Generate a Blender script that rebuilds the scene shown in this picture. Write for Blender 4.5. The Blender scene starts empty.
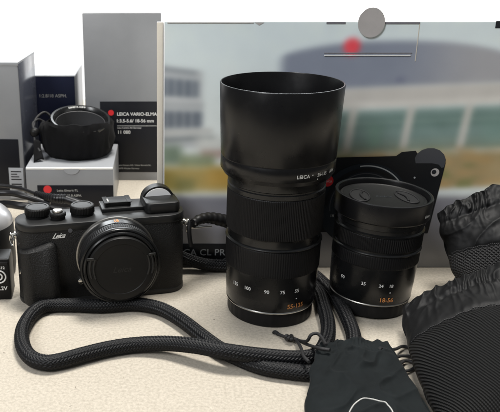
import bpy, math, random
import numpy as np
from mathutils import Vector, Matrix, noise
random.seed(4)
rad = math.radians
S = 0.001                      # everything below is written in millimetres
C = bpy.context.scene.collection
scn = bpy.context.scene

# ------------------------------------------------------------------ camera, world, lamps, exposure
FPX, PITCH, CH, CX, CY = 725.0, rad(20), 236.0, 160.0, 206.0
cam_d = bpy.data.cameras.new('camera'); cam = bpy.data.objects.new('camera', cam_d); C.objects.link(cam)
cam_d.sensor_width = 36; cam_d.lens = FPX / 500 * 36; cam_d.shift_x = (250 - CX) / 500
cam_d.clip_start = 0.01; cam_d.clip_end = 50
cam.location = (0, 0, CH * S); cam.rotation_euler = (rad(70), 0, 0)
cam_d.dof.use_dof = True; cam_d.dof.focus_distance = 0.47; cam_d.dof.aperture_fstop = 26
scn.camera = cam

world = bpy.data.worlds.new('World'); scn.world = world; world.use_nodes = True
wn = world.node_tree.nodes; wl = world.node_tree.links
bg = wn['Background']; bg.inputs['Color'].default_value = (0.93, 0.97, 1.0, 1); # indoor ambient light: bright ceiling, dim room behind the camera
_tc = wn.new('ShaderNodeTexCoord'); _sx = wn.new('ShaderNodeSeparateXYZ'); _mr = wn.new('ShaderNodeMapRange')
wl.new(_tc.outputs['Generated'], _sx.inputs[0]); wl.new(_sx.outputs['Z'], _mr.inputs[0])
_mr.inputs[1].default_value = 0.0; _mr.inputs[2].default_value = 0.9; _mr.inputs[3].default_value = 0.07; _mr.inputs[4].default_value = 0.34
wl.new(_mr.outputs[0], bg.inputs['Strength'])

def area(name, loc, target, sx, sy, power, col):
    d = bpy.data.lights.new(name, 'AREA'); d.shape = 'RECTANGLE'; d.size = sx; d.size_y = sy
    d.energy = power; d.color = col
    o = bpy.data.objects.new(name, d); C.objects.link(o); o.location = loc
    o.rotation_euler = (Vector(target) - Vector(loc)).to_track_quat('-Z', 'Y').to_euler()
    return o
area('ceiling_and_fill_light', (0.15, 0.62, 1.5), (0.05, 0.45, 0), 0.6, 0.35, 38.0, (1.0, 0.965, 0.91))
area('ceiling_and_fill_light', (-0.9, -0.55, 1.25), (0.05, 0.45, 0.05), 0.35, 0.8, 25.0, (0.97, 0.98, 1.0))  # added front fill from the left, brightens the box fronts; no ceiling fitting
area('ceiling_and_fill_light', (0.2, 1.9, 0.75), (0.05, 0.5, 0), 1.6, 0.6, 20.0, (0.92, 0.97, 1.0))  # added back lamp, low before the window rather than on the ceiling

scn.view_settings.view_transform = 'Standard'; scn.view_settings.look = 'None'
scn.view_settings.exposure = 0.0; scn.view_settings.gamma = 1

# ------------------------------------------------------------------ helpers
def gnd(px, py, z=0.0):
    e = PITCH + math.atan((py - CY) / FPX); y = (CH - z) / math.tan(e)
    d = y * math.cos(PITCH) + (CH - z) * math.sin(PITCH)
    return Vector(((px - CX) / FPX * d, y, z))
def wall(px, py, Y):
    e = PITCH + math.atan((py - CY) / FPX); z = CH - Y * math.tan(e)
    d = Y * math.cos(PITCH) + (CH - z) * math.sin(PITCH)
    return Vector(((px - CX) / FPX * d, Y, z))

def lin(c):
    return tuple((v / 12.92 if v <= .04045 else ((v + .055) / 1.055) ** 2.4) for v in c)
def hexc(r, g, b): return lin((r / 255, g / 255, b / 255))

def mat(name, col, rough=.5, metal=0.0, bump=0.0, bscale=400.0, var=0.0, rvar=0.0, spec=.5, sheen=0.0, coat=0.0, alpha=1.0, bdist=.0004):
    m = bpy.data.materials.new(name); m.use_nodes = True
    nt = m.node_tree; n = nt.nodes; l = nt.links; b = n['Principled BSDF']
    b.inputs['Base Color'].default_value = (*col, 1); b.inputs['Roughness'].default_value = rough
    b.inputs['Metallic'].default_value = metal; b.inputs['Specular IOR Level'].default_value = spec
    if sheen: b.inputs['Sheen Weight'].default_value = sheen; b.inputs['Sheen Roughness'].default_value = .4
    if coat: b.inputs['Coat Weight'].default_value = coat; b.inputs['Coat Roughness'].default_value = .15
    tc = n.new('ShaderNodeTexCoord')
    if bump:
        t = n.new('ShaderNodeTexNoise'); t.inputs['Scale'].default_value = bscale; t.inputs['Detail'].default_value = 3
        l.new(tc.outputs['Object'], t.inputs['Vector'])
        bp = n.new('ShaderNodeBump'); bp.inputs['Strength'].default_value = bump; bp.inputs['Distance'].default_value = bdist
        l.new(t.outputs['Fac'], bp.inputs['Height']); l.new(bp.outputs['Normal'], b.inputs['Normal'])
    if var or rvar:
        t2 = n.new('ShaderNodeTexNoise'); t2.inputs['Scale'].default_value = 45; t2.inputs['Detail'].default_value = 6
        t2.inputs['Roughness'].default_value = .65
        l.new(tc.outputs['Object'], t2.inputs['Vector'])
        if var:
            r = n.new('ShaderNodeMapRange'); r.inputs[1].default_value = .3; r.inputs[2].default_value = .7
            r.inputs[3].default_value = 1 - var; r.inputs[4].default_value = 1 + var
            l.new(t2.outputs['Fac'], r.inputs[0])
            mx = n.new('ShaderNodeVectorMath'); mx.operation = 'SCALE'; mx.inputs[0].default_value = col
            l.new(r.outputs[0], mx.inputs['Scale']); l.new(mx.outputs[0], b.inputs['Base Color'])
        if rvar:
            r = n.new('ShaderNodeMapRange'); r.inputs[1].default_value = .3; r.inputs[2].default_value = .7
            r.inputs[3].default_value = rough - rvar; r.inputs[4].default_value = rough + rvar
            l.new(t2.outputs['Fac'], r.inputs[0]); l.new(r.outputs[0], b.inputs['Roughness'])
    return m

M = {}
M['barrel'] = mat('black_anodised', (0.0055, 0.0057, 0.0060), .27, bump=.08, bscale=2500, rvar=.06, bdist=.0001, spec=.4)
M['hood'] = mat('black_satin_hood', (0.0045, 0.0045, 0.005), .3, bump=.06, bscale=2500, rvar=.08, bdist=.0001, spec=.35)
M['plastic'] = mat('black_plastic', (0.0060, 0.0060, 0.0060), .45, bump=.1, bscale=3000, rvar=.06, bdist=.0001, spec=.2)
M['inner'] = mat('matt_black_inside', (0.0060, 0.0060, 0.0065), .6, spec=.28)
M['leather'] = mat('black_leatherette', (0.0060, 0.0060, 0.0060), .5, bump=1.0, bscale=1100, rvar=.08, bdist=.0005, spec=.28)
M['topplate'] = mat('black_top_plate', (0.0080, 0.0083, 0.0085), .4, bump=.06, bscale=3500, bdist=.0001, rvar=.05, spec=.4)
M['chrome'] = mat('bright_steel', (.62, .61, .58), .22, 1.0)
M['dullsteel'] = mat('dull_steel', (.32, .31, .29), .35, 1.0)
M['glint'] = mat('eyepiece_glint_white', (.8, .8, .8), .25)  # near white, stands in for a reflection on the eyepiece
M['white'] = mat('white_ink', (.62, .62, .60), .6)
M['greyink'] = mat('grey_ink', (.4, .4, .38), .5)
M['orange'] = mat('orange_ink', (.50, .20, .055), .6)
M['red'] = mat('red_enamel', (.55, .02, .025), .4)
M['rubber'] = mat('black_rubber', (0.0060, 0.0060, 0.0065), .48, rvar=.05, bump=.1, bscale=900, spec=.2)
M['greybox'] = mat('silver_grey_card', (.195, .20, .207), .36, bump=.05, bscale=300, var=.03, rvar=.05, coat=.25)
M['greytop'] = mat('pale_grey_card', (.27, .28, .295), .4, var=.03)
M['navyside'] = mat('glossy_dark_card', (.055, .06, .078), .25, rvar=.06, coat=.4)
M['blacklabel'] = mat('black_label_card', (.007, .0075, .010), .35, rvar=.05, spec=.2)
M['navylabel'] = mat('navy_label_card', (.008, .010, .024), .35, spec=.2)
M['beigeedge'] = mat('card_edge', (.62, .58, .50), .8, bump=.3, bscale=800)
M['whitetop'] = mat('white_card', (.78, .78, .77), .4)
M['seal'] = mat('grey_seal', (.42, .40, .39), .35, var=.1)
M['nylon'] = mat('black_nylon', (.0042, .0044, .0048), .58, bump=.6, bscale=2600, rvar=.06, sheen=.01, bdist=.0002, spec=.22)
M['micro'] = mat('charcoal_microfibre', (.0065, .0085, .0092), .8, bump=.3, bscale=3000, sheen=.03, var=.3, spec=.12)
M['softpouch'] = mat('soft_black_cloth', (.006, .006, .0065), .9, bump=.5, bscale=1800, sheen=.02, var=.15, spec=.1)
M['cord'] = mat('thin_black_cord', (.010, .010, .011), .6, bump=.6, bscale=3500, bdist=.0003)
M['cable'] = mat('black_cable_rubber', (.006, .006, .007), .38, spec=.3, rvar=.05)
M['print_black'] = mat('printed_black', (.008, .009, .011), .4, spec=.3)
M['slit'] = mat('dark_slit', (.17, .17, .19), .5)
M['print_dark'] = mat('printed_dark_grey', (.018, .020, .024), .4, spec=.3)
M['print_grey'] = mat('printed_grey', (.052, .055, .064), .4)
M['print_light'] = mat('printed_light_grey', (.42, .44, .45), .4)
M['print_blue'] = mat('printed_blue_black', (.012, .017, .024), .4, spec=.3)

def rope_mat():
    m = mat('braided_black_rope', (.003, .0033, .0042), .48, bump=.4, bscale=2500, sheen=.03, bdist=.0003, spec=.25)
    return m
M['rope'] = rope_mat()

def weave_mat(name, kind):
    m = mat(name, (.022, .022, .023), .6, spec=.18)
    nt = m.node_tree; n = nt.nodes; l = nt.links; b = n['Principled BSDF']
    uv = n.new('ShaderNodeUVMap')
    mp = n.new('ShaderNodeMapping'); l.new(uv.outputs[0], mp.inputs[0])
    sep = n.new('ShaderNodeSeparateXYZ'); l.new(mp.outputs[0], sep.inputs[0])
    def sinof(sock, k):
        a = n.new('ShaderNodeMath'); a.operation = 'MULTIPLY'; a.inputs[1].default_value = k; l.new(sock, a.inputs[0])
        s = n.new('ShaderNodeMath'); s.operation = 'SINE'; l.new(a.outputs[0], s.inputs[0]); return s.outputs[0]
    if kind == 'mesh':
        mp.inputs['Rotation'].default_value = (0, 0, rad(38))
        a = sinof(sep.outputs[0], 2 * math.pi / 1.9); c = sinof(sep.outputs[1], 2 * math.pi / 1.9)
        mm = n.new('ShaderNodeMath'); mm.operation = 'MAXIMUM'; l.new(a, mm.inputs[0]); l.new(c, mm.inputs[1]); h = mm.outputs[0]
    else:
        mp.inputs['Rotation'].default_value = (0, 0, rad(-64))
        h = sinof(sep.outputs[1], 2 * math.pi / 1.5)
        fine = sinof(sep.outputs[0], 2 * math.pi / 1.1)
        mm = n.new('ShaderNodeMath'); mm.operation = 'MULTIPLY_ADD'; l.new(fine, mm.inputs[0]); mm.inputs[1].default_value = .25; l.new(h, mm.inputs[2]); h = mm.outputs[0]
    r = n.new('ShaderNodeMapRange'); r.inputs[1].default_value = -.6; r.inputs[2].default_value = .9
    l.new(h, r.inputs[0])
    mx = n.new('ShaderNodeMix'); mx.data_type = 'RGBA'
    mx.inputs[6].default_value = (.004, .004, .004, 1); mx.inputs[7].default_value = (.022, .022, .023, 1) if kind == 'mesh' else (.017, .0175, .018, 1)
    l.new(r.outputs[0], mx.inputs[0]); l.new(mx.outputs[2], b.inputs['Base Color'])
    bp = n.new('ShaderNodeBump'); bp.inputs['Strength'].default_value = .9; bp.inputs['Distance'].default_value = .0007
    l.new(h, bp.inputs['Height']); l.new(bp.outputs['Normal'], b.inputs['Normal'])
    return m
M['mesh'] = weave_mat('open_mesh_fabric', 'mesh'); M['ribbed'] = weave_mat('ribbed_mesh_fabric', 'rib')

def meta(o, label=None, cat=None, group=None, kind=None):
    if label: o['label'] = label
    if cat: o['category'] = cat
    if group: o['group'] = group
    if kind: o['kind'] = kind
    return o
def thing(name, loc, rz, label, cat, group=None, rot=None):
    o = bpy.data.objects.new(name, None); C.objects.link(o); o.empty_display_size = .01
    o.location = Vector(loc) * S; o.rotation_euler = rot if rot else (0, 0, rz)
    return meta(o, label, cat, group)
def build(name, vf, m, parent=None, smooth=True, angle=35):
    v, f = vf
    me = bpy.data.meshes.new(name); me.from_pydata([tuple(c * S for c in p) for p in v], [], f); me.update()
    me.validate()
    o = bpy.data.objects.new(name, me); C.objects.link(o)
    for mm in (m if isinstance(m, (list, tuple)) else [m]): me.materials.append(mm)
    if smooth:
        for p in me.polygons: p.use_smooth = True
        me.set_sharp_from_angle(angle=rad(angle))
    if parent: o.parent = parent
    return o

def join(*parts):
    V, F = [], []
    for v, f in parts:
        k = len(V); V += [tuple(p) for p in v]; F += [tuple(i + k for i in q) for q in f]
    return V, F
def xf(vf, mtx):
    return [tuple(mtx @ Vector(p)) for p in vf[0]], vf[1]
def move(vf, x, y, z): return xf(vf, Matrix.Translation((x, y, z)))

def lathe(prof, seg=96, ribs=None):
    """prof: (r,z) list top or bottom first; ribs(i_profile, angle)-> extra radius"""
    V, F = [], []
    for i, (r, z) in enumerate(prof):
        for k in range(seg):
            a = 2 * math.pi * k / seg
            rr = r + (ribs(i, k, a) if ribs else 0)
            V.append((rr * math.sin(a), -rr * math.cos(a), z))
    n = len(prof)
    for i in range(n - 1):
        for k in range(seg):
            k2 = (k + 1) % seg
            F.append((i * seg + k, i * seg + k2, (i + 1) * seg + k2, (i + 1) * seg + k))
    if prof[0][0] > 0: F.append(tuple(range(seg - 1, -1, -1)))
    if prof[-1][0] > 0: F.append(tuple((n - 1) * seg + k for k in range(seg)))
    return V, F
def lathe_open(prof, seg=96, ribs=None):
    V, F = lathe(prof, seg, ribs); return V, [f for f in F if len(f) == 4]

def rrect(w, d, r, n=8):
    pts = []
    for cx, cy, a0 in ((w / 2 - r, d / 2 - r, 0), (-w / 2 + r, d / 2 - r, 90), (-w / 2 + r, -d / 2 + r, 180), (w / 2 - r, -d / 2 + r, 270)):
        for k in range(n + 1):
            a = rad(a0 + 90 * k / n); pts.append((cx + r * math.cos(a), cy + r * math.sin(a)))
    return pts
def rprism(w, d, r, z0, z1, bev=.6, n=8, bb=None):
    bb = bev if bb is None else bb
    lay = [(bb, z0), (bb * .3, z0 + bb * .3), (0, z0 + bb), (0, z1 - bev), (bev * .3, z1 - bev * .3), (bev, z1)]
    if bb == 0: lay = lay[2:]
    V, F = [], []
    for ins, z in lay:
        for p in rrect(w - 2 * ins, d - 2 * ins, max(r - ins, .05), n): V.append((*p, z))
    N = 4 * (n + 1)
    for i in range(len(lay) - 1):
        for k in range(N):
            k2 = (k + 1) % N; F.append((i * N + k, i * N + k2, (i + 1) * N + k2, (i + 1) * N + k))
    F.append(tuple(range(N - 1, -1, -1))); F.append(tuple((len(lay) - 1) * N + k for k in range(N)))
    return V, F
def bx(x0, x1, y0, y1, z0, z1, bev=.4):
    r = min(bev, .45 * min(x1 - x0, y1 - y0, z1 - z0))
    return move(rprism(x1 - x0, y1 - y0, r, 0, z1 - z0, r, 2), (x0 + x1) / 2, (y0 + y1) / 2, z0)

def catmull(pts, step=1.0):
    P = [Vector(p) for p in pts]; P = [P[0] * 2 - P[1]] + P + [P[-1] * 2 - P[-2]]
    out = []
    for i in range(1, len(P) - 2):
        a, b, c, d = P[i - 1:i + 3]; L = (c - b).length; n = max(2, int(L / step))
        for k in range(n):
            t = k / n
            out.append(.5 * ((2 * b) + (c - a) * t + (2 * a - 5 * b + 4 * c - d) * t * t + (3 * b - a - 3 * c + d) * t ** 3))
    out.append(P[-2]); return out
def tube(pts, r, seg=12, step=1.0, rf=None, smooth_path=True):
    P = catmull(pts, step) if smooth_path else [Vector(p) for p in pts]
    V, F = [], []; s = 0; up = Vector((0, 0, 1))
    tprev = (P[1] - P[0]).normalized()
    nrm = (up - tprev * up.dot(tprev)); nrm = nrm.normalized() if nrm.length > .05 else Vector((1, 0, 0))
    L = sum((P[i + 1] - P[i]).length for i in range(len(P) - 1))
    for i, p in enumerate(P):
        t = (P[min(i + 1, len(P) - 1)] - P[max(i - 1, 0)]).normalized()
        nrm = (nrm - t * nrm.dot(t)).normalized(); bn = t.cross(nrm)
        if i: s += (p - P[i - 1]).length
        for k in range(seg):
            a = 2 * math.pi * k / seg
            rr = rf(s, a, L) if rf else r
            V.append(tuple(p + (nrm * math.cos(a) + bn * math.sin(a)) * rr))
    n = len(P)
    for i in range(n - 1):
        for k in range(seg):
            k2 = (k + 1) % seg; F.append((i * seg + k, i * seg + k2, (i + 1) * seg + k2, (i + 1) * seg + k))
    F.append(tuple(range(seg - 1, -1, -1))); F.append(tuple((n - 1) * seg + k for k in range(seg)))
    return V, F
def ball(x, y, z, r, seg=20, sz=1.0):
    pr = [(r * math.sin(math.pi * i / 12), -r * sz * math.cos(math.pi * i / 12)) for i in range(13)]
    pr[0] = (0.0001, pr[0][1]); pr[-1] = (0.0001, pr[-1][1])
    return move(lathe(pr, seg), x, y, z)

def text_mesh(s, size, shear=0, bold=0.0, align='CENTER', spacing=1.0):
    cu = bpy.data.curves.new('t', 'FONT'); cu.body = s; cu.size = size; cu.shear = shear; cu.offset = bold
    cu.align_x = align; cu.space_character = spacing; cu.resolution_u = 4
    o = bpy.data.objects.new('t', cu); C.objects.link(o)
    dg = bpy.context.evaluated_depsgraph_get(); dg.update()
    me = bpy.data.meshes.new_from_object(o.evaluated_get(dg))
    v = [tuple(p.co) for p in me.vertices]; f = [tuple(p.vertices) for p in me.polygons]
    bpy.data.objects.remove(o); bpy.data.curves.remove(cu); bpy.data.meshes.remove(me)
    return v, f
def flat_text(s, size, x, y, z, **k):           # upright, faces -Y
    v, f = text_mesh(s, size, **k); return [(x + p[0], y, z + p[1]) for p in v], f
def wrap_text(s, size, rfun, phi, z, **k):
    v, f = text_mesh(s, size, **k); out = []
    for p in v:
        zz = z + p[1]; r = rfun(zz); a = rad(phi) + p[0] / r
        out.append((r * math.sin(a), -r * math.cos(a), zz))
    return out, f
def wrap_disc(rd, r, phi, z):
    v = []; n = 20
    for k in range(n):
        t = 2 * math.pi * k / n; a = rad(phi) + rd * math.cos(t) / r
        v.append((r * math.sin(a), -r * math.cos(a), z + rd * math.sin(t)))
    return v, [tuple(range(n))]
def flat_disc(rx, x, y, z, rz=None, n=32, th=.15):
    rz = rz or rx
    v = [(x + rx * math.cos(2 * math.pi * k / n), y, z + rz * math.sin(2 * math.pi * k / n)) for k in range(n)]
    v += [(p[0], y + th, p[2]) for p in v]
    f = [tuple(range(n)), tuple(range(2 * n - 1, n - 1, -1))] + [(k, k + n, (k + 1) % n + n, (k + 1) % n) for k in range(n)]
    return v, f
def flat_ring(ro, ri, x, y, z, a0=0, a1=360, n=64, sq=1.0):
    v = []
    for k in range(n + 1):
        a = rad(a0 + (a1 - a0) * k / n)
        v += [(x + ro * math.cos(a), y, z + ro * sq * math.sin(a)), (x + ri * math.cos(a), y, z + ri * sq * math.sin(a))]
    return v, [(2 * k, 2 * k + 1, 2 * k + 3, 2 * k + 2) for k in range(n)]

# ------------------------------------------------------------------ setting: table and the bright window behind
def table():
    m = bpy.data.materials.new('cream_leatherette'); m.use_nodes = True
    nt = m.node_tree; n = nt.nodes; l = nt.links; b = n['Principled BSDF']
    b.inputs['Roughness'].default_value = .5
    tc = n.new('ShaderNodeTexCoord')
    t1 = n.new('ShaderNodeTexNoise'); t1.inputs['Scale'].default_value = 560; t1.inputs['Detail'].default_value = 7; t1.inputs['Roughness'].default_value = .7
    t2 = n.new('ShaderNodeTexNoise'); t2.inputs['Scale'].default_value = 14; t2.inputs['Detail'].default_value = 3
    vo = n.new('ShaderNodeTexVoronoi'); vo.feature = 'DISTANCE_TO_EDGE'; vo.inputs['Scale'].default_value = 520
    ds = n.new('ShaderNodeMixRGB'); ds.blend_type = 'ADD'; ds.inputs[0].default_value = .012
    l.new(tc.outputs['Object'], t1.inputs['Vector']); l.new(tc.outputs['Object'], t2.inputs['Vector'])
    l.new(tc.outputs['Object'], ds.inputs[1]); l.new(t1.outputs['Color'], ds.inputs[2]); l.new(ds.outputs[0], vo.inputs['Vector'])
    cr = n.new('ShaderNodeValToRGB')
    cr.color_ramp.elements[0].position = .36; cr.color_ramp.elements[0].color = (.41, .37, .305, 1)
    cr.color_ramp.elements[1].position = .60; cr.color_ramp.elements[1].color = (.55, .50, .42, 1)
    l.new(t1.outputs['Fac'], cr.inputs[0])
    mx = n.new('ShaderNodeMixRGB'); mx.blend_type = 'MULTIPLY'; mx.inputs[0].default_value = .15
    r = n.new('ShaderNodeMapRange'); r.inputs[1].default_value = .3; r.inputs[2].default_value = .7; r.inputs[3].default_value = .8; r.inputs[4].default_value = 1.05
    l.new(t2.outputs['Fac'], r.inputs[0]); l.new(cr.outputs[0], mx.inputs[1]); l.new(r.outputs[0], mx.inputs[2])
    l.new(mx.outputs[0], b.inputs['Base Color'])
    rr = n.new('ShaderNodeMapRange'); rr.inputs[3].default_value = .55; rr.inputs[4].default_value = .65; l.new(t1.outputs['Fac'], rr.inputs[0]); l.new(rr.outputs[0], b.inputs['Roughness'])
    mr = n.new('ShaderNodeMapRange'); mr.inputs[1].default_value = 0; mr.inputs[2].default_value = .25; l.new(vo.outputs['Distance'], mr.inputs[0])
    ad = n.new('ShaderNodeMath'); ad.operation = 'MULTIPLY_ADD'; ad.inputs[1].default_value = 1.6; l.new(t1.outputs['Fac'], ad.inputs[0]); l.new(mr.outputs[0], ad.inputs[2])
    bp = n.new('ShaderNodeBump'); bp.inputs['Strength'].default_value = .5; bp.inputs['Distance'].default_value = .0004
    b.inputs['Specular IOR Level'].default_value = .2
    l.new(ad.outputs[0], bp.inputs['Height']); l.new(bp.outputs['Normal'], b.inputs['Normal'])
    o = build('table_top', bx(-900, 900, 60, 1150, -30, 0, 4), m)
    meta(o, 'cream leatherette table top under all the camera gear', 'table', kind='structure')
table()

def lint():
    random.seed(11)
    parts = []
    for k in range(46):
        x, y = random.uniform(-150, 260), random.uniform(310, 520); a = random.uniform(0, 6.28); L = random.uniform(.5, 1.6)
        parts.append(tube([(x, y, .12), (x + L * .5 * math.cos(a), y + L * .5 * math.sin(a), .22), (x + L * math.cos(a + .4), y + L * math.sin(a + .4), .12)], random.uniform(.06, .13), 5, 1))
    o = build('lint', join(*parts), mat('dust', (.16, .13, .10), .9))
    meta(o, 'tiny crumbs and lint scattered over the table top', 'lint', kind='stuff')
lint()

def backdrop():
    m = bpy.data.materials.new('overexposed_window'); m.use_nodes = True
    nt = m.node_tree; n = nt.nodes; l = nt.links; b = n['Principled BSDF']
    b.inputs['Base Color'].default_value = (.8, .8, .8, 1)
    tc = n.new('ShaderNodeTexCoord'); t = n.new('ShaderNodeTexNoise'); t.inputs['Scale'].default_value = 2.2
    mp = n.new('ShaderNodeMapping'); mp.inputs['Scale'].default_value = (3, 1, .6)
    l.new(tc.outputs['Object'], mp.inputs[0]); l.new(mp.outputs[0], t.inputs['Vector'])
    cr = n.new('ShaderNodeValToRGB'); cr.color_ramp.elements[0].position = .3; cr.color_ramp.elements[0].color = (.93, .9, .89, 1)
    cr.color_ramp.elements[1].position = .55; cr.color_ramp.elements[1].color = (1, 1, 1, 1)
    l.new(t.outputs['Fac'], cr.inputs[0]); l.new(cr.outputs[0], b.inputs['Emission Color']); b.inputs['Emission Strength'].default_value = 1.04
    o = build('window', bx(-1600, 1600, 2300, 2320, -700, 1300, 2), m, smooth=False)
    meta(o, 'overexposed bright white window behind the boxes', 'window', kind='structure')
backdrop()

# ------------------------------------------------------------------ boxes at the back
GB = 'product boxes standing at the back of the table'
def box_shell(x0, x1, y0, y1, h, bev=.7): return bx(x0, x1, y0, y1, 0, h, bev)

def grey_box_left():
    x1 = -130; y0, y1, h = 665, 735, 133
    t = thing('product_box', (x1 - 35, y0 + 1.8, 0), rad(-3), 'tall grey box at the left edge with a glossy dark side panel', 'box', GB)
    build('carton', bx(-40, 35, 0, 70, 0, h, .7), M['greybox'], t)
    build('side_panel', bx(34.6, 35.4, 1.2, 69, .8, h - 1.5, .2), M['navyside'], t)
    build('lid_edge', bx(-40.3, 35.3, -.3, 70.3, h - 3.2, h + .2, .3), M['greytop'], t)
    lb = build('label', bx(-38, 31, -.6, -.1, 8, 61, .15), M['blacklabel'], t)
    # barcode sticker low on the front
    st = build('barcode_sticker', bx(20, 34, -1.1, -.65, 2, 33, .1), M['greytop'], t)
    v = join(*[bx(22, 32, -1.3, -1.12, 5 + i * 2.2, 5 + i * 2.2 + random.choice((.7, 1.2, 1.5)), .05) for i in range(6)],
             *[bx(22, 32 - i % 3 * 2, -1.3, -1.12, 21 + i * 2.6, 22 + i * 2.6, .05) for i in range(4)])
    build('barcode_lines', v, M['blacklabel'], st, smooth=False)
grey_box_left()

def navy_box():
    x0, x1, y0, y1, h = -190, -87, 742, 816, 107.5
    t = thing('product_box', ((x0 + x1) / 2, y0, 0), 0, 'navy fronted box with pale top, between the left grey box and the tallest grey box', 'box', GB)
    w = (x1 - x0) / 2
    build('carton', bx(-w + 8, w, 0, 72, 0, h, .6), M['greybox'], t)
    build('top_panel', bx(-w + 8.4, w - .4, .4, 71.6, h + .02, h + .5, .2), M['greytop'], t)
    f = build('front_panel', bx(-w + 8.5, w - .6, -.5, .1, 1, h - .6, .15), M['navylabel'], t)
    build('lettering', flat_text('1:2.8/18 ASPH.', 4.8, 28, -.62, h - 22, align='CENTER'), M['greyink'], f, False)
navy_box()

def tall_box():
    x0, x1, y0, h = -76, 1.2, 728, 171
    t = thing('product_box', ((x0 + x1) / 2, y0, 0), 0, 'tallest grey box with a black label reading LEICA VARIO-ELMAR 11 080', 'box', GB)
    w = (x1 - x0) / 2
    build('carton', bx(-w, w, 0, 75, 0, h, .8), M['greybox'], t)
    build('top_panel', bx(-w + .5, w - .5, .6, 74.5, h + .02, h + .8, .3), M['whitetop'], t)
    lb = build('label', bx(-w + 15, w - .8, -.5, .1, 9, 84, .15), M['blacklabel'], t)
    L = -w + 32
    parts = [flat_text('LEICA VARIO-ELMAR', 4.75, L, -.65, 69.5, align='LEFT', bold=.06),
             flat_text('1:3.5-5.6/ 18-56 mm', 4.75, L - 1, -.65, 62.5, align='LEFT', bold=.06),
             flat_text('11 080', 4.9, L, -.65, 50.5, align='LEFT', bold=.06),
             bx(L, w - 3, -.7, -.52, 58.6, 58.9, .02),
             flat_text('Leica Camera AG Germany', 2.2, L, -.65, 56, align='LEFT'),
]
    build('lettering', join(*parts), M['white'], lb, False)
    build('address_lettering', join(flat_text('Leica Camera AG / Oskar-Barnack-Str.', 2.2, L, -.65, 16, align='LEFT'),
          flat_text('35578 Wetzlar Germany', 2.2, L, -.65, 12.5, align='LEFT')), M['greyink'], lb, False)
    build('red_dot', flat_disc(2.9, L - 6, -.75, 72.5), M['red'], lb, False)
tall_box()

def small_box():
    x0, x1, y0, y1, h = -124, -43, 639, 722, 40.6
    t = thing('product_box', ((x0 + x1) / 2, y0, 0), 0, 'low flat grey box with a tuck tab, carrying the open lens pouch', 'box', GB)
    w = (x1 - x0) / 2
    build('carton', bx(-w, w, 0, 83, 0, h, .7), M['greybox'], t)
    lid = build('lid', bx(-w + .3, w - .3, .8, 82.5, h + .02, h + .6, .25), M['greytop'], t)
    build('lid_lip', bx(-w + .5, w - .5, -.35, .9, h - 1.4, h + .55, .3), M['whitetop'], t)
    v, f = flat_ring(7.2, .01, 2, -.7, h - .7, 180, 360, 24, .75)
    build('tuck_tab', (v, f), M['greytop'], t, False)
    build('tab_slot', bx(-13, 15, -.62, -.37, h - 1.3, h - .6, .05), M['beigeedge'], t, False)
    lb = build('label', bx(-w + 10, w - .5, -.5, .1, 2, 24, .15), M['blacklabel'], t)
    build('lettering', join(flat_text('Leica Elmarit-TL', 3.0, -w + 28, -.62, 18, align='LEFT'),
                            flat_text('18 mm f/2.8 ASPH.', 3.0, -w + 28, -.62, 13, align='LEFT')), M['greyink'], lb, False)
    build('red_dot', flat_disc(3.8, -w + 19.5, -.75, 20), M['red'], lb, False)
small_box()

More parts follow.
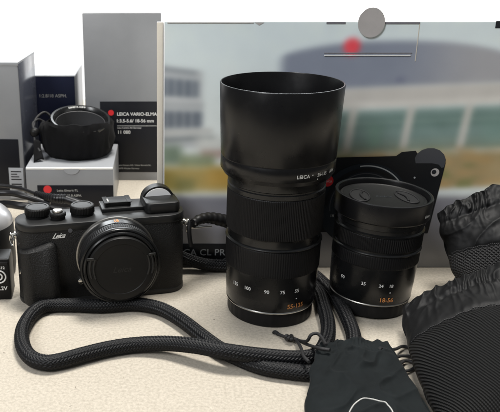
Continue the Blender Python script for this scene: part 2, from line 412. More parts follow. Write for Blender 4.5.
# ------------------------------------------------------------------ large kit box with the printed picture
BY = 509.5
def kit_box():
    t = thing('kit_box', (150, BY, 0), 0, 'large white kit box printed with a blurred city picture and a black camera', 'box', GB)
    X0, X1, H = -148, 160, 185
    build('carton', bx(X0, X1, .5, 95, 0, H, .8), M['whitetop'], t)
    # front panel: vertex colours hold only the print
    nx, nz = 380, 230
    xs = np.linspace(X0 + 1.2, X1 - 1, nx); zs = np.linspace(.4, H - .4, nz)
    gx, gz = np.meshgrid(xs + 150, zs)                                    # gx in print coordinates (0 = left edge)
    def ss(a, b, v): tt = np.clip((v - a) / (b - a), 0, 1); return tt * tt * (3 - 2 * tt)
    def rect(x0, x1, z0, z1, s=4): return ss(x0 - s, x0 + s, gx) * (1 - ss(x1 - s, x1 + s, gx)) * ss(z0 - s, z0 + s, gz) * (1 - ss(z1 - s, z1 + s, gz))
    col = np.zeros((nz, nx, 3)); col[:] = (184, 194, 196)
    def put(mask, c, k=1.0):
        mk = (mask * k)[..., None]; col[:] = col * (1 - mk) + np.array(c) * mk
    put(1 - ss(95, 185, gz), (186, 190, 186), .6)
    # left building, blurred, dark window bands
    tilt = gx * .16
    def band_(z0, z1, x1, c_, k_=1.0, s_=1.2):
        zz = gz + tilt * ((gz - 118) / 40.0)
        put((1 - ss(x1 - 3, x1 + 3, gx)) * ss(z0 - s_, z0 + s_, zz) * (1 - ss(z1 - s_, z1 + s_, zz)), c_, k_)
    band_(94, 155, 30, (158, 162, 164)); band_(151, 155, 26, (116, 122, 128), .8)
    band_(133, 147, 27, (86, 94, 104), .95); band_(131, 133.5, 29, (176, 178, 178)); band_(124, 130, 31, (150, 154, 156))
    band_(110, 122.5, 30, (80, 88, 98), .95); band_(104, 109, 38, (160, 162, 160)); band_(99, 103, 40, (104, 110, 112), .8)
    for xq in (4, 10, 16, 22):
        for z0, z1 in ((133, 147), (110, 122.5)):
            put(rect(xq, xq + 1.6, z0, z1, 1), (150, 155, 158), .75)
    put(rect(26, 64, 86, 104, 5), (172, 174, 170), .8); put(rect(30, 62, 88, 94, 3), (132, 100, 92), .6)
    put(rect(-20, 16, 82, 97, 5), (80, 98, 80), .85); put(rect(14, 40, 80, 90, 4), (96, 108, 76), .8)
    put(rect(-20, 92, 62, 81, 5), (144, 124, 66), .95); put(rect(-20, 16, 62, 76, 5), (120, 110, 60), .7)
    put(rect(34, 60, 66, 80, 6), (156, 124, 58), .8); put(rect(12, 26, 62, 72, 4), (98, 100, 60), .7)
    put(rect(58, 92, 78, 96, 6), (118, 118, 98), .7)
    # domed building
    top = 150 + 22 * np.clip(1 - ((gx - 165) / 95.0) ** 2, 0, 1) ** .5
    dome = ss(80, 90, gx) * (1 - ss(top - 2.5, top + 2.5, gz)) * ss(135, 139, gz - (gx - 100) * .05)
    put(dome, (108, 114, 128), .95)
    put(dome * ss(160, 230, gx), (146, 145, 146), .8)
    bz = gz - (gx - 100) * .04
    band = ss(80, 88, gx) * ss(121, 125, bz) * (1 - ss(135, 140, bz))
    put(band, (166, 163, 158), .95)
    put(ss(84, 92, gx) * ss(122, 125, bz) * (1 - ss(126, 129, bz)), (186, 184, 178), .7)
    win = ss(82, 90, gx) * ss(88, 93, bz) * (1 - ss(118, 124, bz))
    put(win, (96, 118, 114), .95)
    put(win * ss(104, 110, bz) * (1 - ss(114, 118, bz)), (80, 104, 98), .7)
    for zb in (97, 112):
        put(win * ss(zb - 1.6, zb, bz) * (1 - ss(zb, zb + 1.6, bz)), (120, 138, 134), .6)
    put(win * (1 - ss(96, 102, bz)), (108, 122, 110), .6)
    for cxp in (100, 137, 178, 219, 258):
        xx = gx - (gz - 110) * .10
        w_ = ss(cxp - 4.5, cxp - 1.5, xx) * (1 - ss(cxp + 1.5, cxp + 4.5, xx)) * ss(84, 92, bz) * (1 - ss(120, 126, bz))
        put(w_, (168, 166, 160), .9)
    put(rect(150, 160, 96, 112, 5), (96, 128, 112), .6); put(rect(232, 250, 100, 116, 6), (92, 120, 112), .5)
    fol = ss(84, 92, gx) * ss(58, 63, bz) * (1 - ss(82, 96, bz))
    put(fol, (138, 120, 84), .95)
    nz_ = np.array([[noise.noise(Vector((x * .06, z * .12, 3))) for x in xs] for z in zs])
    put(fol * ss(.0, .35, nz_), (150, 126, 86), .8); put(fol * ss(.05, .4, -nz_), (104, 108, 66), .8)
    put(rect(66, 104, 62, 120, 9), (92, 104, 92), .35)
    # pavement
    pv = 1 - ss(55, 61, gz)
    put(pv, (104, 104, 110), 1.0); put(pv * ss(40, 0, gz), (122, 122, 122), .7)
    put(pv * rect(24, 110, 34, 38, 3), (134, 134, 138), .5)
    d = np.hypot(gx - 133, gz - 168); put(1 - ss(3.5, 8, d), (204, 62, 72), .95)
    put(1 - ss(2, 5, np.hypot(gx - 169, (gz - 145) * 1.6)), (88, 92, 112), .6)
    def blur(a, sg):
        k = np.exp(-np.arange(-3 * sg, 3 * sg + 1) ** 2 / (2.0 * sg * sg)); k /= k.sum(); n_ = len(k) // 2
        for ax in (0, 1):
            p_ = np.pad(a, [(n_, n_) if q == ax else (0, 0) for q in range(3)], mode='edge'); L_ = a.shape[ax]
            a = sum(w * np.take(p_, range(q, q + L_), axis=ax) for q, w in enumerate(k))
        return a
    rs = np.random.RandomState(3)
    mott = blur(rs.rand(nz, nx, 1) - .5, 5) * 130
    col = blur(col, 2) + mott * (1 - .6 * ss(110, 150, gz))[..., None]
    c = np.clip(col, 0, 255) / 255.0; c = np.where(c <= .04045, c / 12.92, ((c + .055) / 1.055) ** 2.4)
    verts = [(x, .1, z) for z in zs for x in xs]
    faces = [(j * nx + i, j * nx + i + 1, (j + 1) * nx + i + 1, (j + 1) * nx + i) for j in range(nz - 1) for i in range(nx - 1)]
    # give the panel its thickness: a rim of back vertices
    fp = build('front_panel', (verts, faces), M['whitetop'], t, False)
    ca = fp.data.color_attributes.new('print', 'FLOAT_COLOR', 'POINT')
    arr = np.ones((nz * nx, 4)); arr[:, :3] = np.clip(c.reshape(-1, 3) * 1.55, 0, .85); ca.data.foreach_set('color', arr.ravel())
    m = bpy.data.materials.new('printed_gloss_card'); m.use_nodes = True; b = m.node_tree.nodes['Principled BSDF']
    a = m.node_tree.nodes.new('ShaderNodeVertexColor'); a.layer_name = 'print'
    m.node_tree.links.new(a.outputs[0], b.inputs['Base Color']); b.inputs['Roughness'].default_value = .34
    b.inputs['Coat Weight'].default_value = .3; b.inputs['Coat Roughness'].default_value = .2
    tcn = m.node_tree.nodes.new('ShaderNodeTexCoord'); tn = m.node_tree.nodes.new('ShaderNodeTexNoise'); tn.inputs['Scale'].default_value = 25
    m.node_tree.links.new(tcn.outputs['Object'], tn.inputs['Vector'])
    bp = m.node_tree.nodes.new('ShaderNodeBump'); bp.inputs['Strength'].default_value = .12; bp.inputs['Distance'].default_value = .002
    m.node_tree.links.new(tn.outputs['Fac'], bp.inputs['Height']); m.node_tree.links.new(bp.outputs['Normal'], b.inputs['Normal'])
    fp.data.materials[0] = m
    build('cut_edge', bx(X0 - 4.2, X0 - .05, -.2, 3, 0, H - .4, .3), M['beigeedge'], t)
    # slits along the top edge, handle slot, notches
    T = H
    build('edge_slit', bx(X0 + 3, X0 + 62, -.35, .06, T - 1.3, T - .5, .1), M['seal'], t, False)
    build('edge_slit', bx(-36, -23, -.35, .06, T - 1.6, T - .2, .1), M['slit'], t, False)
    build('edge_slit', bx(4, 28, -.35, .06, T - 1.7, T - .3, .1), M['slit'], t, False)
    build('edge_slit', bx(80, 110, -.35, .06, T - 4.4, T + .4, .1), M['print_dark'], t, False)
    hs = build('handle_slot', bx(-36, 25, -.3, .06, 163.2, 164.0, .15), M['slit'], t, False)
    build('slot_lip', bx(-36, 24, -.75, -.31, 161.7, 162.5, .15), M['whitetop'], hs, False)
    build('notch', ([( -85.5, -.2, T - .6), (-82, -.2, T - 2.6), (-78.5, -.2, T - .6)], [(0, 1, 2)]), M['seal'], t, False)
    s = build('seal_sticker', flat_disc(9.2, -5.5, -1.3, 184.4, 10.0, 48, .7), M['seal'], t, False)
    build('panel_fold', bx(27.6, 28.1, -.2, .06, 158, T - 1, .05), M['beigeedge'], t, False)
    # label band at the foot of the panel
    lb = build('label_band', bx(X0 + .3, -60, -.4, .05, .6, 20, .1), M['print_black'], t)
    build('lettering', join(flat_text('LEICA CL PRIME KIT 18 mm', 7.4, X0 + 6.2, -.55, 10.6, align='LEFT', bold=.08, spacing=1.03),
                            flat_text('Leica CL, black + Elmarit-TL 18 f/2.8 ASPH.', 3.4, X0 + 22, -.55, 5.4, align='LEFT')), M['print_light'], lb, False)
    # the camera printed on the panel, each ink area slightly proud of the card
    def poly(pts, y, m_, name, par):
        v = [(x - 150, y, z) for x, z in pts]; return build(name, (v, [tuple(range(len(v)))]), m_, par, False)
    pc = poly([(95, 30), (202.5, 28.5), (203, 29.5), (209, 84), (207, 89), (186, 86), (96, 84), (92, 78)], -.25, M['print_black'], 'printed_camera', t)
    poly([(104, 84), (104, 88), (122, 88.2), (123, 85.5), (128, 85.6), (129, 88.4), (172, 89.4), (176, 92.5), (186, 93.5), (191, 86), (190, 82), (104, 81)], -.32, M['print_black'], 'top_plate', pc)
    poly([(187, 84), (186, 88), (187.5, 91.5), (190.5, 94), (194.5, 95.4), (199, 95.4), (203.5, 93.8), (207, 90.6), (208.8, 86.5), (208.2, 81), (206.5, 80.4), (204, 83), (199, 84)], -.4, M['print_grey'], 'eyepiece', pc)
    # lens on the printed camera
    le = build('printed_lens', flat_disc(34, 152 - 150, -.5, 51, 33, 64, .1), M['print_blue'], pc, False)
    build('lens_rim', flat_ring(31.5, 30.6, 2, -.6, 51, 25, 100), M['print_light'], le, False)
    build('lens_rim', flat_ring(29.5, 26.5, 2, -.6, 51, 10, 180), M['print_black'], le, False)
    build('lens_rim', flat_ring(25.5, 24.8, 2, -.6, 51, 60, 190), M['print_grey'], le, False)
    build('lens_glass', flat_disc(21, 2, -.62, 51, 20, 48, .05), M['print_black'], le, False)
    build('lettering', flat_text('18', 3, -21, -.7, 42), M['print_light'], le, False)
    build('red_dot', flat_disc(4.4, 123.5 - 150, -.75, 70.5, None, 32, .1), M['red'], pc, False)
    build('lettering', flat_text('Leica', 2.9, 123.5 - 150, -.95, 69.5, shear=.3), M['white'], pc, False)
    lg = build('strap_lug', flat_disc(3.1, 202 - 150, -.6, 77, None, 32, .1), M['seal'], pc, False)
    build('lug_centre', flat_disc(1.7, 201.2 - 150, -.75, 77.4, None, 24, .05), M['print_dark'], lg, False)
    build('screw', flat_disc(.7, 187.5 - 150, -.6, 73, None, 16, .1), M['print_light'], pc, False)
kit_box()

# ------------------------------------------------------------------ pouch with lens on the small box
def lens_pouch():
    c = gnd(79, 141, 41.3); c.y = 688; c.x = (78.5 - CX) / FPX * (688 * .94 + 195 * .342)
    t = thing('lens_pouch', (c.x, c.y, 41.3), 0, 'black soft cloth pouch with its rim rolled down, on the low grey box', 'pouch')
    prof = [(.01, 0.1), (24, .1), (29, .6), (32.5, 3.5), (34.5, 9), (35.6, 17), (35.6, 25), (34.8, 30), (33.2, 32.6), (31.4, 32.4), (30.2, 29), (29.6, 22)]
    def rb(i, k, a):
        if i < 2: return 0
        return 1.6 * noise.noise(Vector((math.cos(a) * 1.6, math.sin(a) * 1.6, i * .22))) + .5 * noise.noise(Vector((math.cos(a) * 6, math.sin(a) * 6, i * .5)))
    V, F = lathe_open(prof, 128, rb)
    V = [(x, y, z + ((z / 30) * (3.4 * noise.noise(Vector((x * .06, y * .06, 5))) - .10 * y + .02 * x) if z > 4 else 0)) for x, y, z in V]
    V = [(x * (1 + .05 * q), y * (1 + .05 * q), z) for x, y, z in V for q in (noise.noise(Vector((math.atan2(y, x) * 5, z * .09, 2))) + .9 * noise.noise(Vector((math.cos(math.atan2(y, x)) * 5, math.sin(math.atan2(y, x)) * 5, z * .22 + 8))) + .5 * noise.noise(Vector((x * .25, y * .25, z * .3))),)]
    build('cloth', (V, F), M['softpouch'], t)
    # cord lock and tail on the left
    cl = build('cord_lock', ball(-39, -17, 25, 4.6, 24, 1.0), M['plastic'], t)
    build('draw_cord', join(tube([(-33, 5, 30), (-38, 2, 33), (-42, -6, 31), (-40, -14, 27)], 1.2, 10),
                            tube([(-26, 12, 33), (-33, 11, 38), (-40, 2, 34), (-41, -10, 28)], 1.2, 10),
                            tube([(-39, -20, 21), (-37, -24, 14), (-33, -27, 9)], 1.1, 10)), M['cord'], t)
    tv = []
    for i in range(9):
        for j in range(5):
            u = i / 8; w = (j / 4 - .5) * (6 + 4 * u)
            tv.append((-36.5 + 2.5 * u + w * .9, -22 - 10 * u + w * .35, 17 - 16.6 * u + 1.3 * math.sin(u * 5 + j) + .8))
    tf = [(i * 5 + j, i * 5 + j + 1, (i + 1) * 5 + j + 1, (i + 1) * 5 + j) for i in range(8) for j in range(4)]
    o = build('cord_tail', (tv, tf), M['softpouch'], t); md = o.modifiers.new('t', 'SOLIDIFY'); md.thickness = .0012
    # lens lying inside the pouch
    l = thing('pancake_lens', (c.x + 1, c.y + 2, 41.5), 0, 'short black lens ring standing inside the rolled down pouch', 'lens', rot=(rad(13), rad(5), 0))
    prof = [(.01, 0), (25, 0), (28, 1), (28.5, 30), (28.9, 31), (28.9, 36.6), (28.3, 37.4), (26.5, 37.2), (24.2, 34.6), (23.8, 33)]
    build('barrel', lathe_open(prof, 128), M['barrel'], l)
    build('inner_ring', lathe_open([(23.8, 33.1), (23.4, 32.8), (23.2, 17), (20, 15.5), (.01, 14.5)], 96), mat('grey_inside', (.05, .05, .052), .45), l)
    def cone_text(s, size, phi):
        v, f = text_mesh(s, size, bold=.04); out = []
        for p in v:
            r = 25.4 - (p[1] - .7) * .8; a = rad(phi) + p[0] / 25
            out.append((r * math.sin(a) * -1 * -1, -r * math.cos(a), 36.1 + (r - 25.4) * 1.1 + .15))
        return out, f
    v, f = text_mesh('ELMARIT-TL 1:2.8/18', 1.9, bold=.06); out = []
    for p in v:
        r = 28.98 + .02; a = rad(195) - p[0] / 25.4; rr = 25.2 + (p[1]) * .75
        out.append((rr * math.sin(a) * -1 * -1, -rr * math.cos(a), 35.75 + (rr - 25.2) * 1.15 + .2))
    build('lettering', (out, f), M['white'], l, False)
lens_pouch()

# ------------------------------------------------------------------ tall telephoto lens
def index_line(r, z): return lathe_open([(r - .3, z - .35), (r + .12, z - .25), (r + .12, z + .25), (r - .3, z + .35)], 128)
def fluted(z0, z1, r, n=150, depth=.35, rows=10):
    pr = [(r - .5, z0), (r, z0 + .5)] + [(r, z0 + .5 + (z1 - z0 - 1) * i / rows) for i in range(1, rows)] + [(r, z1 - .5), (r - .5, z1)]
    return lathe_open(pr, n * 4, lambda i, k, a: (depth * (-1 if k % 4 in (2, 3) else 0)) if 0 < i < len(pr) - 1 else 0)
def tall_lens():
    t = thing('telephoto_lens', (75, 444.5, 0), 0, 'tall black telephoto zoom lens standing upright with a wide hood, marked 55-135', 'lens', 'zoom lenses standing on their rear caps')
    cap = lathe([(26.5, 0), (28.2, .5), (28.6, 2), (28.6, 8.6), (28.3, 9.4), (27.5, 9.8)], 128,
                lambda i, k, a: -.25 if (k % 4 < 2 and i in (2, 3)) else 0)
    build('rear_cap', cap, M['rubber'], t)
    build('silver_line', lathe_open([(28.2, 9.8), (29.5, 10.2), (29.7, 10.8), (29.4, 11.4)], 128), M['chrome'], t)
    prof = [(29.3, 11.3), (29.7, 12), (30.2, 20), (30.5, 34), (30.8, 36), (30.8, 52), (30.6, 53)]
    build('barrel', lathe_open(prof, 128), M['barrel'], t)
    build('zoom_ring', fluted(36, 54, 31.1, 130, .18), M['rubber'], t)
    build('ring_trim', lathe_open([(30.6, 54), (31.6, 54.4), (31.7, 55.0), (31.2, 55.6), (30.2, 56), (30.1, 60), (30.4, 61.5)], 128), M['barrel'], t)
    build('focus_ring', fluted(61.5, 88, 31.4, 170, .3, 14), M['rubber'], t)
    build('upper_barrel', lathe_open([(30.8, 87.9), (31.4, 88.6), (31.4, 91.2), (30.7, 91.8), (30.7, 92.6), (31.3, 93.2), (31.6, 97), (33, 101)], 128), M['barrel'], t)
    ho = [(33.0, 98.5), (34.4, 98.6), (35.6, 100.8), (36.3, 101.8), (36.35, 109.4), (36.1, 109.8), (36.1, 110.3), (36.4, 110.7), (38.1, 154.8), (37.8, 155.4), (37.2, 155.4), (37.0, 154.9), (35.2, 112), (30, 110)]
    build('hood', lathe_open(ho, 160), M['hood'], t)
    build('front_glass', lathe([(.01, 108.5), (15, 108), (26, 106), (30, 110)], 96), M['inner'], t)
    rf = lambda z: 30.35 + .0 + .02 * (z - 25)
    nums = [wrap_text(s, 3.3, lambda z: 30.62, ph, 25.6, bold=.05) for s, ph in (('135', -57), ('100', -38), ('90', -13.5), ('75', 5.5), ('55', 24))]
    nums.append(wrap_disc(.45, 30.6, 24, 21.2))
    build('focal_numbers', join(*nums), M['white'], t, False)
    build('range_lettering', wrap_text('55-135', 4.3, lambda z: 30.25, 24, 14.4, bold=.07), M['orange'], t, False)
    build('hood_lettering', join(wrap_text('LEICA', 3.0, lambda z: 36.5, 16, 104.2, bold=.06, spacing=1.1), wrap_disc(.4, 36.5, 26, 105.6),
                                 wrap_text('55-135', 2.9, lambda z: 36.5, 38, 104.2, bold=.05), wrap_text('APH', 2.9, lambda z: 36.5, 54, 104.2, bold=.05),
                                 wrap_disc(.4, 36.5, 32, 102.6)), M['white'], t, False)
tall_lens()

def short_lens():
    t = thing('zoom_lens', (144.6, 452.5, 1.0), 0, 'short black zoom lens standing upright with a front cap in its rim, marked 18-56', 'lens', 'zoom lenses standing on their rear caps', rot=(0, rad(2.2), 0))
    build('rear_cap', lathe([(24.5, 0), (26.2, .5), (26.6, 2), (26.6, 8.2), (26.2, 9)], 128, lambda i, k, a: -.25 if (k % 4 < 2 and i in (2, 3)) else 0), M['rubber'], t)
    build('silver_line', lathe_open([(25.8, 9), (27.2, 9.4), (27.35, 9.9), (26.9, 10.4)], 128), M['dullsteel'], t)
    build('barrel', lathe_open([(26.8, 10.3), (27.3, 11), (27.9, 22), (28.3, 34), (28.2, 36)], 128), M['barrel'], t)
    build('zoom_ring', fluted(36, 45, 28.7, 120, .22, 6), M['rubber'], t)
    build('ring_trim', lathe_open([(28.2, 44.9), (29.1, 45.2), (29.2, 45.9), (28.8, 46.4), (28.2, 46.8), (28.2, 48.2)], 128), M['barrel'], t)
    build('focus_ring', fluted(48, 58, 28.9, 130, .3, 6), M['rubber'], t)
    build('upper_barrel', lathe_open([(28.3, 57.9), (29.2, 58.3), (29.3, 59.2), (28.2, 60), (28.0, 62.3), (28.9, 62.8), (28.9, 67.2)], 128), M['barrel'], t)
    build('hood', lathe_open([(28.5, 66.6), (30.6, 67), (31.2, 67.8), (31.5, 79.6), (31.2, 80.4), (30.4, 80.6), (29.4, 80.2), (29.0, 79.2), (28.5, 73.5)], 160), M['hood'], t)
    cap = build('lens_cap', lathe([(28.6, 73), (28.2, 76.6), (27.6, 77.3), (26, 77.5), (25.2, 77.0), (.01, 77.0)], 128), M['plastic'], t)
    for s in (-1, 1):                                       # two pinch grips: crescent hollows with raised lips
        rg = Matrix.Translation((s * 15.5, 0, 77.2)) @ Matrix.Rotation(rad(8 * s), 4, 'Z')
        el = [(6.2 * math.cos(2 * math.pi * k / 36), 12.0 * math.sin(2 * math.pi * k / 36), .1) for k in range(37)]
        g = build('pinch_grip', xf(join(tube(el, .55, 10, 1.0), tube([(-s * 2.5, -8.5, .2), (-s * .5, 0, .5), (-s * 2.5, 8.5, .2)], .8, 10), ([(a, b, .05) for a, b, _ in el[:-1]], [tuple(range(36))])), rg), M['inner'], cap)
    build('cap_emblem', xf(flat_text('Leica', 5.2, 0, 0, -1.5, shear=.35), Matrix.Translation((0, 0, 77.15)) @ Matrix.Rotation(rad(-90), 4, 'X')), M['print_dark'], cap, False)
    build('focal_numbers', join(*[wrap_text(s, 3.1, lambda z: 28.18, ph, 24, bold=.05) for s, ph in (('50', -58), ('35', -27), ('24', -4), ('18', 9.5))],
                                wrap_disc(.45, 28.1, 9.5, 20.2)), M['white'], t, False)
    build('range_lettering', wrap_text('18-56', 4.2, lambda z: 27.95, 6, 13.4, bold=.07), M['orange'], t, False)
    build('hood_lettering', wrap_text('60mm', 2.5, lambda z: 31.55, 46, 71.3, bold=.1), M['white'], t, False)
short_lens()

# ------------------------------------------------------------------ compact camera
YAW = rad(12.3)
CC = Vector((-41.2, 470.7, 0))
def loc_cam(p):
    return Matrix.Rotation(-YAW, 4, 'Z') @ (Vector(p) - CC)
def camera_body():
    t = thing('compact_camera', CC, YAW, 'black compact camera with a capped lens, lying strap and script emblem on its front', 'camera')
    W_, D_, R_ = 117, 29, 13.5
    build('body', rprism(W_, D_, R_, 3.5, 54.5, .3, 12), M['leather'], t)
    build('base_plate', rprism(W_ + .6, D_ + .6, R_ + .3, 0, 4, .8, 12), M['topplate'], t)
    tp = build('top_plate', rprism(W_ + .2, D_ + .2, R_, 54.4, 59.5, 1.3, 12, .2), M['topplate'], t)
    build('trim_line', rprism(W_ + .5, D_ + .5, R_, 53.9, 54.5, .1, 12), M['plastic'], t)
    # grip
    g = move(rprism(25, 15, 7, 3.5, 47, 3, 10), -44.2, -18.0, 0)
    g = ([(x - (z - 26) * .03, y + max(0, (z - 30)) * .38 + .10 * max(0, -x - 44), z - max(0, (z - 40)) * max(0, -x - 38) * .045) for x, y, z in g[0]], g[1])
    build('grip', g, M['leather'], t)
    # dials
    def dial(px, py, z1, r, name='dial', knurl=True, h=7.5):
        p = loc_cam(gnd(px, py, z1))
        N = 48
        d = lathe([(r - .6, 59.2), (r - .6, z1 - h + 2), (r, z1 - h + 2.3), (r, z1 - 1), (r - .7, z1 - .25), (r - 1.4, z1), (r - 2.2, z1 - .1), (r - 2.5, z1 - .4), (.01, z1 - .4)], N * 4,
                  lambda i, k, a: -.28 if (knurl and k % 4 < 2 and i in (2, 3)) else 0)
        return build(name, move(d, p.x, p.y, 0), M['plastic'], t), p
    dial(37, 206, 66.5, 8.7); dial(82, 204, 66.5, 8.5)
    o, p = dial(57.6, 211.5, 64.5, 5.6, 'release_collar', True, 5)
    build('shutter_button', move(lathe([(3.6, 63.8), (3.6, 65.3), (3.1, 65.9), (2, 65.6), (.01, 65.4)], 48), p.x, p.y, 0), M['dullsteel'], t)
    # display window and accessory shoe
    q = loc_cam(gnd(123, 207, 60))
    build('shoe_plate', bx(q.x - 16, q.x + 17.5, q.y - 7.5, q.y + 10, 59.3, 62.2, .6), M['topplate'], t)
    sh = build('hot_shoe', join(bx(q.x - 13, q.x + 5, q.y - 4, q.y + 9, 62, 65.3, .4)), M['plastic'], t)
    build('shoe_rail', join(bx(q.x - 13.8, q.x - 10.5, q.y - 5, q.y + 9.4, 65.0, 65.5, .2), bx(q.x + 2.5, q.x + 5.8, q.y - 5, q.y + 9.4, 65.0, 65.5, .2)), M['plastic'], sh)
    build('shoe_mark', bx(q.x - 11.2, q.x - 10.2, q.y - 2, q.y + 4, 65.52, 65.7, .05), M['greyink'], sh, False)
    build('switch_pin', move(lathe([(1, 59), (1, 62.5), (.5, 63)], 16), q.x - 21, q.y + 4, 0), M['dullsteel'], t)
    # viewfinder housing: low block with an arched eyepiece at its rear
    e = loc_cam(gnd(160, 205, 62)); ex = e.x
    build('viewfinder_housing', move(rprism(24.5, 22, 4.5, 59.2, 67.2, 1.8, 8), ex + .4, 1.0, 0), M['topplate'], t)
    n = 28; pts = [(11.8 * math.cos(math.pi * k / n), 2 + 10.6 * math.sin(math.pi * k / n)) for k in range(n + 1)]
    pts = [(11.8, -3)] + pts + [(-11.8, -3)]
    def slab(P2, y0, y1, x, z, bev=0):
        m_ = len(P2); V = [(x + a, y0, z + b) for a, b in P2] + [(x + a, y1, z + b) for a, b in P2]
        F = [tuple(range(m_)), tuple(range(2 * m_ - 1, m_ - 1, -1))] + [(k, k + m_, (k + 1) % m_ + m_, (k + 1) % m_) for k in range(m_)]
        return V, F
    hs = build('eyepiece', slab(pts, 6, 13.6, ex, 61.4), M['topplate'], t)
    inn = [(10.2 * math.cos(math.pi * k / n), 2 + 9.3 * math.sin(math.pi * k / n)) for k in range(n + 1)]
    build('eyepiece_reflection', slab([(a, b) for a, b in inn], 5.5, 5.95, ex - .2, 61.3), M['glint'], hs, False)  # inner face of the arch, with its white reflection put into the colour
    # lens
    lx, lz = 7.6, 34.4
    def fr(vf): return xf(vf, Matrix.Translation((lx, -14.4, lz)) @ Matrix.Rotation(rad(90), 4, 'X') @ Matrix.Diagonal((1.0, 1.0, 1, 1)))     # +z of the lathe -> -y
    ln = build('lens_barrel', fr(lathe([(26.4, 0), (26.4, 9.5), (25.6, 10), (25.6, 10.6), (26.2, 10.8), (26.2, 18.5), (25.4, 19.2), (24.2, 19.5), (23.2, 21)], 160)), M['barrel'], t)
    build('mount_ring', fr(lathe_open([(27.0, -.5), (27.4, .4), (27.2, 1.4), (26.2, 1.8)], 160)), M['dullsteel'], t)
    build('focus_ring', fr(fluted(11.2, 17.8, 26.55, 110, .25, 4)), M['rubber'], ln)
    build('front_rim', fr(lathe_open([(24, 18.3), (26.2, 18.7), (26.9, 19.4), (27.0, 21.4), (26.5, 22.2), (25.6, 22.5), (25.0, 22.2), (24.7, 23.6), (23.9, 24.2), (23.0, 24.0), (22.4, 22.6)], 160)), M['barrel'], ln)
    cp = build('lens_cap', fr(lathe([(22.6, 21), (22.4, 25.8), (21.9, 26.6), (21.0, 26.8), (17.9, 26.8), (17.6, 26.45), (.01, 26.5)], 160)), M['plastic'], ln)
    for s in (-1, 1):
        arc = [(s * 18.6 * math.cos(rad(a)), 18.6 * math.sin(rad(a)) + 2, 26.75) for a in range(-22, 23, 4)]
        lip = [(s * 20.9 * math.cos(rad(a)), 20.9 * math.sin(rad(a)) + 2, 26.7) for a in range(-18, 19, 4)]
        pg = build('pinch_grip', fr(join(tube(arc, .8, 10, .8), tube(lip, .7, 10, .8), move(bx(-2.4, 2.4, -.9, .9, 0, 1.1, .4), s * 20.3, 9.2, 26.3))), M['topplate'], cp)
    build('cap_emblem', xf(flat_text('Leica', 6, 0, 0, -2, shear=.35), Matrix.Translation((lx, -14.4 - 26.55, lz))), M['topplate'], cp, False)
    # lens index in orange
    v, f = text_mesh('18', 3.6, bold=.12); out = []
    for p in v:
        a = rad(90) - p[0] / 26.5; out.append((lx + 26.62 * math.cos(a), -14.4 - 8.2 + p[1] * 1.6, lz + 26.62 * math.sin(a)))
    build('index_lettering', (out, f), M['orange'], ln, False)
    build('release_button', fr(move(lathe([(2.2, 0), (2.2, 2.6), (1.6, 3)], 24), -24.5, -17.5, 0)), M['chrome'], t)
    # front emblem, lamp window
    fy = -14.72
    e1 = loc_cam(wall(58.5, 237.5, 448))
    build('emblem', flat_text('Leica', 5.0, e1.x, fy, e1.z - 1.2, shear=.6, bold=.1, spacing=.82), M['white'], t, False)
    e2 = loc_cam(wall(70.5, 231.5, 450))
    build('lamp_window', flat_disc(1.5, e2.x, fy - .05, e2.z, None, 24, .3), M['print_grey'], t, False)
    # strap lugs and rings at both ends
    for s in (-1, 1):
        lg = build('strap_lug', xf(lathe([(2.6, 0), (2.6, 1.2), (1.6, 1.6), (1.5, 3), (2.2, 3.4), (2.2, 4), (.01, 4.1)], 32), Matrix.Translation((s * 58.3, -2, 49)) @ Matrix.Rotation(rad(90 * s), 4, 'Y')), M['chrome'], t)
        ring = [(s * 61.4 + 1.2 * math.sin(a) * s, -2 + 3.8 * math.sin(a), 45.6 + 4.4 * math.cos(a)) for a in [2 * math.pi * k / 24 for k in range(25)]]
        build('split_ring', tube(ring, .65, 10, .7), M['chrome'], lg)
    build('side_screw', xf(lathe([(2.2, 0), (2.2, .8), (1.5, 1.1), (.01, 1.1)], 32), Matrix.Translation((-56.9, -7, 24)) @ Matrix.Rotation(rad(-70), 4, 'Y') ), M['chrome'], t)
camera_body()

